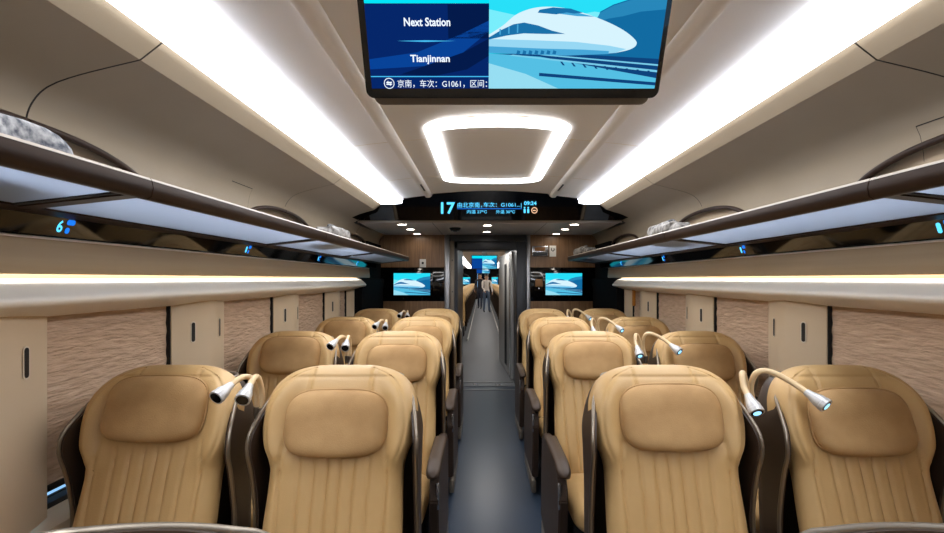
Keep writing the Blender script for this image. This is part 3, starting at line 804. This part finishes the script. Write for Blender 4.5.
def make_shell():
    bm = bmesh.new()
    zs = [.30+.78*i/34 for i in range(35)]+[1.09, 1.1, 1.11, 1.12, 1.128, 1.135, 1.14]
    G = [[shell_pt(-1+2*i/60, z) for i in range(61)] for z in zs]
    grid(bm, G)
    bmesh.ops.recalc_face_normals(bm, faces=bm.faces[:])
    bmesh.ops.solidify(bm, geom=bm.faces[:], thickness=.012)
    return bm
def make_rim():
    bm = bmesh.new()
    zs = [.30+.84*i/44 for i in range(45)]
    L = [shell_pt(-1, z) for z in zs]; Rr = [shell_pt(1, z) for z in zs[::-1]]
    top = [shell_pt(-1+2*i/40, 1.14) for i in range(1, 40)]
    pts = L+top+Rr
    tube(bm, pts, .0065, 8); return bm
def make_cushion():
    bm = bmesh.new(); R, K = 22, 72; rows = []
    for i in range(R+1):
        ph = -PI/2+PI*i/R; row = []
        for k in range(K):
            th = 2*PI*k/K; c, s_ = math.cos(th), math.sin(th)
            ox = .222*math.copysign(abs(c)**.32, c); oy = .26*math.copysign(abs(s_)**.32, s_)
            r = max(.001, math.cos(ph))**.35
            z = .40+.075*math.copysign(abs(math.sin(ph))**.8, math.sin(ph))
            row.append((ox*r, -.40+oy*r, z+.02*(-oy*r)/.26))
        rows.append(row)
    V = grid(bm, rows, closed_u=True); bm.faces.new(V[0][::-1]); bm.faces.new(V[-1]); return bm
def make_arm(sg):
    bm = bmesh.new()
    pts = [(-.60, .545), (-.62, .50), (-.58, .14), (-.10, .10), (.02, .12), (-.02, .58), (-.10, .635), (-.56, .615)]
    prism(bm, pts, sg*.25, sg*.292, 'x'); bmesh.ops.bevel(bm, geom=bm.edges[:], offset=.006, segments=2, affect='EDGES'); return bm
def make_pad(sg):
    bm = bmesh.new(); rows = []
    n = 22
    for i in range(n+1):
        t = i/n; y = -.645+.42*t
        k = min(1, math.sqrt(max(0.02, 1-(1-min(1, t/.12))**2)))
        zt = .662-.022*(1-sstep(0, .3, t)); w = .032*k
        th = .022*k
        row = []
        for j in range(16):
            a = 2*PI*j/16; row.append((sg*.267+w*math.copysign(abs(math.cos(a))**.6, math.cos(a)), y, zt-.02+th*math.copysign(abs(math.sin(a))**.6, math.sin(a))))
        rows.append(row)
    V = grid(bm, rows, closed_u=True); bm.faces.new(V[0][::-1]); bm.faces.new(V[-1]); return bm
def make_base():
    bm = bmesh.new()
    box(bm, -.21, .21, -.50, -.02, .10, .34, .02); box(bm, -.16, .16, -.40, -.08, 0, .11, .01)
    return bm
def make_kick(sg):
    bm = bmesh.new(); box(bm, min(sg*.262, sg*.294), max(sg*.262, sg*.294), -.56, -.02, .02, .11, .008); return bm
def make_post(sg):
    bm = bmesh.new(); box(bm, min(sg*.28, sg*.294), max(sg*.28, sg*.294), -.612, -.60, .46, .58, .003); return bm
def seat(label, lampside, lamppath, lit):
    t = thing('train_seat', label, 'seat', (0, 0, 0), 'tan leather seats')
    finish('backrest', make_backrest(), 'leather', t, smooth=60)
    p = finish('head_pillow', make_pillow(), 'suede', t, smooth=70); finish('piping', make_piping(), 'suede', p, smooth=70)
    finish('seat_cushion', make_cushion(), 'leather', t, smooth=70)
    finish('back_shell', make_shell(), 'shell_brown', t, smooth=50)
    finish('shell_trim', make_rim(), 'taupe_metal', t, smooth=70)
    for sg in (-1, 1):
        a = finish('armrest', make_arm(sg), 'shell_brown', t, smooth=30)
        finish('armrest_pad', make_pad(sg), 'pad_brown', a, smooth=60)
        finish('front_strip', make_post(sg), 'silver', a, smooth=30)
        finish('kick_plate', make_kick(sg), 'taupe', a, smooth=30)
    finish('seat_base', make_base(), 'shell_dark', t, smooth=30)
    lp = spline(lamppath, 8)
    bm = bmesh.new(); tube(bm, lp, .0098, 12); g = finish('reading_lamp', bm, 'lamp_tube', t, smooth=70)
    e = lp[-1]; dr = (lp[-1]-lp[-2]).normalized()
    bm = bmesh.new(); tube(bm, [e-dr*.012, e+dr*.004, e+dr*.024, e+dr*.027, e+dr*.041, e+dr*.043, e+dr*.056], [.0115, .014, .020, .0215, .0222, .0238, .0238], 20); finish('lamp_head', bm, 'satin', g, smooth=30)
    bm = bmesh.new(); tube(bm, [e+dr*.0562, e+dr*.0575], .0185, 20); ln = finish('lamp_lens', bm, 'lens_off', g, smooth=30)
    if lit:
        bm = bmesh.new(); tube(bm, [e+dr*.0576, e+dr*.0585], .0125, 16); finish('lamp_glow', bm, 'lens_lit', g, smooth=30)
    b0 = lp[0]; bm = bmesh.new(); tube(bm, [b0-Vector((0, 0, .03)), b0+Vector((0, 0, .012))], .013, 14); finish('lamp_socket', bm, 'taupe_metal', g, smooth=30)
    return t
def copy_tree(o, parent=None, skip=()):
    c = o.copy(); C.objects.link(c)
    if parent is not None: c.parent = parent
    for ch in list(o.children):
        if ch.name.split('.')[0] in skip: continue
        copy_tree(ch, c, skip)
    return c
# lamp paths: seat-local; the pair gap is at x = +-.315
PA = [(.297, .065, 1.03), (.300, .055, 1.10), (.300, .02, 1.15), (.293, -.02, 1.166), (.284, -.055, 1.160), (.276, -.083, 1.147)]          # left outer seat
PB = [(-.288, .05, 1.03), (-.286, .045, 1.10), (-.283, .015, 1.152), (-.278, -.02, 1.165), (-.274, -.05, 1.157), (-.271, -.078, 1.142)]    # left inner seat
PC = [(.300, .05, 1.03), (.295, .045, 1.11), (.270, .02, 1.165), (.248, -.01, 1.172), (.240, -.035, 1.135), (.240, -.066, 1.106)]           # right inner seat
PD = [(-.300, .05, 1.03), (-.318, .045, 1.11), (-.315, .02, 1.170), (-.280, -.0, 1.180), (-.225, -.028, 1.150), (-.196, -.072, 1.120)]       # right outer seat
PILLOW_UP = {'LO': .045, 'LI': 0, 'RI': .018, 'RO': .004}
protos = {'LO': seat('', 1, PA, False), 'LI': seat('', -1, PB, False), 'RI': seat('', 1, PC, True), 'RO': seat('', -1, PD, True)}
XS = {'LO': -1.173, 'LI': -.565, 'RI': .552, 'RO': 1.18}
DESC = {'LO': 'left pair, window side', 'LI': 'left pair, aisle side', 'RI': 'right pair, aisle side', 'RO': 'right pair, window side'}
ROWS = [1.58, 2.67, 3.72, 4.78]
RW = ['front row', 'second row', 'third row', 'last row near the end wall']
for key, p in protos.items():
    for ch in p.children:
        if ch.name.startswith('head_pillow'): ch.location = (0, .3*PILLOW_UP[key], PILLOW_UP[key])      # adjustable pillow height
    for r, y in enumerate(ROWS):
        o = p if r == 0 else copy_tree(p)
        o.location = (XS[key], y, 0); o.scale = (1, 1, .987)
        o['label'] = 'tan leather seat, %s, %s' % (RW[r], DESC[key])
for key in ('LI', 'RI'):
    o = copy_tree(protos[key], skip=('reading_lamp',)); o.location = (XS[key]*.95, .475, -.004)
    for ch in o.children:
        if ch.name.split('.')[0] in ('backrest', 'head_pillow'): ch.location = (0, -.07, -.07)     # cushion slid down in its shell
    o['label'] = 'seat close to the camera at the bottom %s corner, only its taupe back edge showing' % ('left' if key == 'LI' else 'right')

# ------------------------------------------------------------------ passage and the next carriage
bm = bmesh.new(); box(bm, -1.5, 1.5, 6.42, 36, -.06, -.0); o = finish('floor', bm, 'floor_grey', smooth=0); o.name = 'floor_passage'; struct(o)
bm = bmesh.new()
box(bm, -.52, -.44, 6.4, 9.2, 0, 2.1); box(bm, .40, .50, 6.4, 9.2, 0, 2.1); struct(finish('wall_passage', bm, 'gunmetal', smooth=0))
bm = bmesh.new(); box(bm, -.6, .6, 6.4, 9.2, 2.02, 2.1); o = struct(finish('ceiling_passage', bm, 'gunmetal', smooth=0))
bm = bmesh.new(); box(bm, -.2, .2, 7.1, 7.5, 2.012, 2.02)
tag(finish('passage_light', bm, 'passage_glow', smooth=0), 'small bright ceiling light in the passage beyond the doorway', 'light')
d2 = bpy.data.objects.new('door_2', None); C.objects.link(d2); struct(d2); d2.location = (.378, 6.75, 0); d2.rotation_euler = (0, 0, math.radians(4))
bm = bmesh.new(); box(bm, -.012, .035, 0, 1.7, .02, 1.88, .006); finish('door_leaf', bm, 'satin', d2, smooth=30)
bm = bmesh.new(); box(bm, -.018, -.01, .55, .80, .12, 1.72, .004); finish('window_slot', bm, 'rubber', d2, smooth=30)
bm = bmesh.new(); box(bm, -.016, -.01, .1, .2, .02, 1.86, .004); finish('edge_strip', bm, 'silver', d2, smooth=30)
# next carriage shell
bm = bmesh.new(); box(bm, -1.5, -1.42, 9.2, 34, 0, 2.3); struct(finish('wall_far_left', bm, 'coach_wall', smooth=0))
bm = bmesh.new(); box(bm, 1.42, 1.5, 9.2, 34, 0, 2.3); struct(finish('wall_far_right', bm, 'coach_wall', smooth=0))
bm = bmesh.new(); box(bm, -1.5, 1.5, 9.2, 34, 2.25, 2.33); struct(finish('ceiling_far', bm, 'ceiling_pink', smooth=0))
bm = bmesh.new()
for x0, x1 in ((-1.5, -.44), (.40, 1.5)): box(bm, x0, x1, 9.15, 9.25, 0, 2.3)
box(bm, -.44, .40, 9.15, 9.25, 2.05, 2.3); struct(finish('wall_far_near_end', bm, 'gunmetal', smooth=0))
bm = bmesh.new(); box(bm, -1.5, -.4, 33.9, 34, 0, 2.3); box(bm, .4, 1.5, 33.9, 34, 0, 2.3); box(bm, -.4, .4, 33.9, 34, 1.95, 2.3); box(bm, -.4, .4, 35.9, 36, 0, 2.1)
struct(finish('wall_far_end', bm, 'dark_panel', smooth=0))
for s in (-1, 1):
    sd = 'left' if s < 0 else 'right'
    bm = bmesh.new(); box(bm, min(s*.7, s*1.05), max(s*.7, s*1.05), 0, 24, 0, .01)
    tag(finish('ceiling_light_strip', bm, 'far_light', smooth=0, loc=(0, 9.5, 2.238)), 'bright ceiling light strip on the %s in the carriage beyond the doorway' % sd, 'light', 'light strips in the carriage beyond')
    bm = bmesh.new(); sweep(bm, [(s*x, z) for x, z in ((1.41, 1.66), (1.0, 1.72), (1.0, 1.77), (1.41, 1.71))], 0, 24)
    tag(finish('luggage_rack', bm, 'dark_panel', smooth=0, loc=(0, 9.6, 0)), 'dark luggage rack on the %s in the carriage beyond the doorway' % sd, 'luggage rack', 'racks in the carriage beyond')
    bm = bmesh.new(); box(bm, s*.40-.012, s*.40+.012, 11, 33.5, 0, .06); tn += 1; struct(finish('trim_%d' % tn, bm, 'white_plastic', smooth=0))
    n = 0
    for k in range(18):
        o = copy_tree(protos['LI' if s < 0 else 'RI'], skip=('reading_lamp', 'armrest', 'piping', 'shell_trim'))
        o.location = (s*.70, 11.6+1.16*k, 0)
        o['label'] = 'tan seat beside the aisle in the carriage beyond the doorway, %s side' % sd; o['group'] = 'seats in the carriage beyond, %s side' % sd
t = thing('ceiling_monitor', 'blue ceiling monitor in the carriage beyond the doorway, nearer one', 'monitor', (0, 11.6, 1.72), 'monitors in the carriage beyond')
def small_monitor(t, w, h):
    bm = bmesh.new(); box(bm, -w/2, w/2, 0, .05, 0, h, .01); finish('bezel', bm, 'black_plastic', t, smooth=30)
    bm = bmesh.new()
    f = lambda u, v, l: Vector(((u-.5)*(w-.04), -.001-.0003*l, .02+v*(h-.04)))
    ixn = {n: i for i, n in enumerate(PIC)}
    bm.faces.new([bm.verts.new(f(u, v, 0)) for u, v in ((0, 0), (.42, 0), (.42, 1), (0, 1))]).material_index = ixn['s_blue']
    bm.faces.new([bm.verts.new(f(u, v, 1)) for u, v in ((0, .8), (.42, .8), (.42, 1), (0, 1))]).material_index = ixn['s_cyan']
    picture(bm, lambda u, v, l: f(.42+.58*u, v, l)); finish('screen', bm, PIC, t, smooth=0)
    bm = bmesh.new(); box(bm, -.06, .06, .01, .06, h, 2.25-t.location.z, .005); finish('hanger', bm, 'white_plastic', t, smooth=30)
small_monitor(t, .66, .36)
t = thing('ceiling_monitor', 'blue ceiling monitor in the carriage beyond the doorway, farther one', 'monitor', (0, 22, 1.74), 'monitors in the carriage beyond')
small_monitor(t, .66, .36)
wall_tv('wall_screen', 'small bright screen far away in the carriage beyond, left of its aisle', -1.12, 31.0, 1.36, .5, .46, 'far screens in the carriage beyond')
wall_tv('wall_screen', 'small bright screen far away in the carriage beyond, right of its aisle', .78, 31.0, 1.36, .42, .46, 'far screens in the carriage beyond')

# ------------------------------------------------------------------ people in the carriage beyond
def person(label, loc, rot, top, legs, step, armf, hgt=1.68, bagm=None):
    k = hgt/1.70
    J = {'pel': (0, 0, .93, .125), 'waist': (0, 0, 1.05, .118), 'chest': (0, -.01, 1.27, .135), 'neck0': (0, 0, 1.42, .065), 'neck': (0, -.01, 1.48, .052), 'h0': (0, -.02, 1.55, .078), 'h1': (0, -.02, 1.63, .085), 'h2': (0, -.01, 1.69, .05)}
    E = [('pel', 'waist'), ('waist', 'chest'), ('chest', 'neck0'), ('neck0', 'neck'), ('neck', 'h0'), ('h0', 'h1'), ('h1', 'h2')]
    for sg, n in ((-1, 'l'), (1, 'r')):
        st = step*sg
        J['hip'+n] = (sg*.09, 0, .88, .10); J['kn'+n] = (sg*.095, -st*.5-.02, .48, .062); J['an'+n] = (sg*.10, -st, .09, .042); J['to'+n] = (sg*.11, -st-.15, .035, .032)
        E += [('pel', 'hip'+n), ('hip'+n, 'kn'+n), ('kn'+n, 'an'+n), ('an'+n, 'to'+n)]
        a = armf[0 if sg < 0 else 1]
        J['sh'+n] = (sg*.18, 0, 1.39, .062); J['el'+n] = (sg*.225, -.04-a*.12, 1.11, .042); J['wr'+n] = (sg*.215, -.10-a*.30, .90+a*.12, .028); J['pa'+n] = (sg*.212, -.125-a*.34, .83+a*.13, .032)
        E += [('neck0', 'sh'+n), ('sh'+n, 'el'+n), ('el'+n, 'wr'+n), ('wr'+n, 'pa'+n)]
    names = list(J); me = bpy.data.meshes.new('person'); me.from_pydata([Vector(J[n][:3])*k for n in names], [(names.index(a), names.index(b)) for a, b in E], [])
    o = bpy.data.objects.new('person_tmp', me); C.objects.link(o)
    m = o.modifiers.new('skin', 'SKIN'); sv = me.skin_vertices[0].data
    for i, n in enumerate(names): sv[i].radius = (J[n][3]*k, J[n][3]*k*(.78 if n in ('pel', 'waist', 'chest') else 1)); sv[i].use_root = (n == 'pel')
    s2 = o.modifiers.new('sub', 'SUBSURF'); s2.levels = 1; s2.render_levels = 1
    bpy.context.view_layer.update()
    ev = o.evaluated_get(bpy.context.evaluated_depsgraph_get()); me2 = bpy.data.meshes.new_from_object(ev)
    bpy.data.objects.remove(o)
    bm = bmesh.new(); bm.from_mesh(me2)
    for f in bm.faces:
        c = f.calc_center_median()/k
        f.material_index = 0
        if c.z < .98 and abs(c.x) < .2 and c.z > .1: f.material_index = 2
        elif c.z <= .1: f.material_index = 3
        elif c.z < 1.44 and not (abs(c.x) > .17 and c.z < (.93 if abs(c.x) > .17 else 0)): f.material_index = 1
    for sg, n in ((-1, 'l'), (1, 'r')):       # fingers and thumb
        p = Vector(J['pa'+n][:3])*k; w = Vector(J['wr'+n][:3])*k; dr = (p-w).normalized()
        for q in range(4):
            off = Vector((0, -1, 0))*(q-1.5)*.017
            ln = (.075, .085, .08, .062)[q]
            tube(bm, [p+off, p+off+dr*ln*.55, p+off+dr*ln*.8+Vector((-sg*.012, 0, 0)), p+off+dr*ln+Vector((-sg*.028, 0, 0))], .008, 6)
        tube(bm, [w+(p-w)*.6, w+(p-w)*.9+Vector((-sg*.02, -.03, 0)), p+dr*.03+Vector((-sg*.028, -.035, 0))], .009, 6)
    hc = Vector(J['h0'][:3])*k
    tube(bm, [hc+Vector((0, -.075, .03)), hc+Vector((0, -.098, .0)), hc+Vector((0, -.08, -.012))], [.008, .013, .008], 6)    # nose
    for sg in (-1, 1):
        tube(bm, [hc+Vector((sg*.078, .0, .03)), hc+Vector((sg*.09, .01, .01)), hc+Vector((sg*.08, .0, -.02))], .010, 6)    # ears
    r = finish('person', bm, ['skin', top, legs, 'shell_dark'], None, smooth=80, loc=loc); r.rotation_euler = (0, 0, rot)
    tag(r, label, 'person', None)
    bm = bmesh.new(); bmesh.ops.create_icosphere(bm, subdivisions=3, radius=1)
    for v in bm.verts: v.co = Vector((v.co.x*.098, v.co.y*.105+.015, max(v.co.z, -.55 if v.co.y > .0 else .15)*.118+.05))+hc+Vector((0, 0, .03))
    finish('hair', bm, 'hair', r, smooth=80)
    bm = bmesh.new()
    for sg in (-1, 1):
        t2 = bmesh.new(); bmesh.ops.create_icosphere(t2, subdivisions=2, radius=.011)
        for v in t2.verts: v.co += hc+Vector((sg*.032, -.078, .038))
        join(bm, t2)
    finish('eyes', bm, 'hair', r, smooth=80)
    bm = bmesh.new(); tube(bm, [hc+Vector((-.022, -.078, -.035)), hc+Vector((0, -.084, -.038)), hc+Vector((.022, -.078, -.035))], .005, 6); finish('mouth', bm, 'card', r, smooth=80)
    return r
person('person in a pale top and light trousers standing in the far aisle', (.14, 20.5, 0), .25, 'shirt_white', 'jeans', .10, (1.0, .25))
person('person in dark clothes walking in the far aisle behind the pale one', (-.16, 23.0, 0), -.2, 'coat_dark', 'trousers', .2, (.3, .1), 1.74)

# centre the end-wall fittings and everything beyond on the aisle
bpy.context.view_layer.update()
def allm(o): return [o]+list(o.children_recursive)
for o in [q for q in C.objects if q.parent is None and q.type != 'CAMERA']:
    ys = [(q.matrix_world@Vector(c)).y for q in allm(o) if q.type == 'MESH' for c in q.bound_box]
    if o.name.split('.')[0] in ('downlight', 'smoke_detector') or (ys and min(ys) > 5.9 and not o.name.startswith(('floor', 'wall_screen'))): o.location.x -= .02

# ------------------------------------------------------------------ world and view
w = bpy.data.worlds.new('world'); bpy.context.scene.world = w; w.use_nodes = True
w.node_tree.nodes['Background'].inputs['Color'].default_value = lin(150, 200, 245); w.node_tree.nodes['Background'].inputs['Strength'].default_value = 1.0
cy = bpy.context.scene.cycles; cy.max_bounces = 14; cy.diffuse_bounces = 9; cy.glossy_bounces = 5
vs = bpy.context.scene.view_settings
vs.view_transform = 'Standard'; vs.look = 'None'; vs.gamma = 1; vs.use_curve_mapping = False; vs.exposure = .35
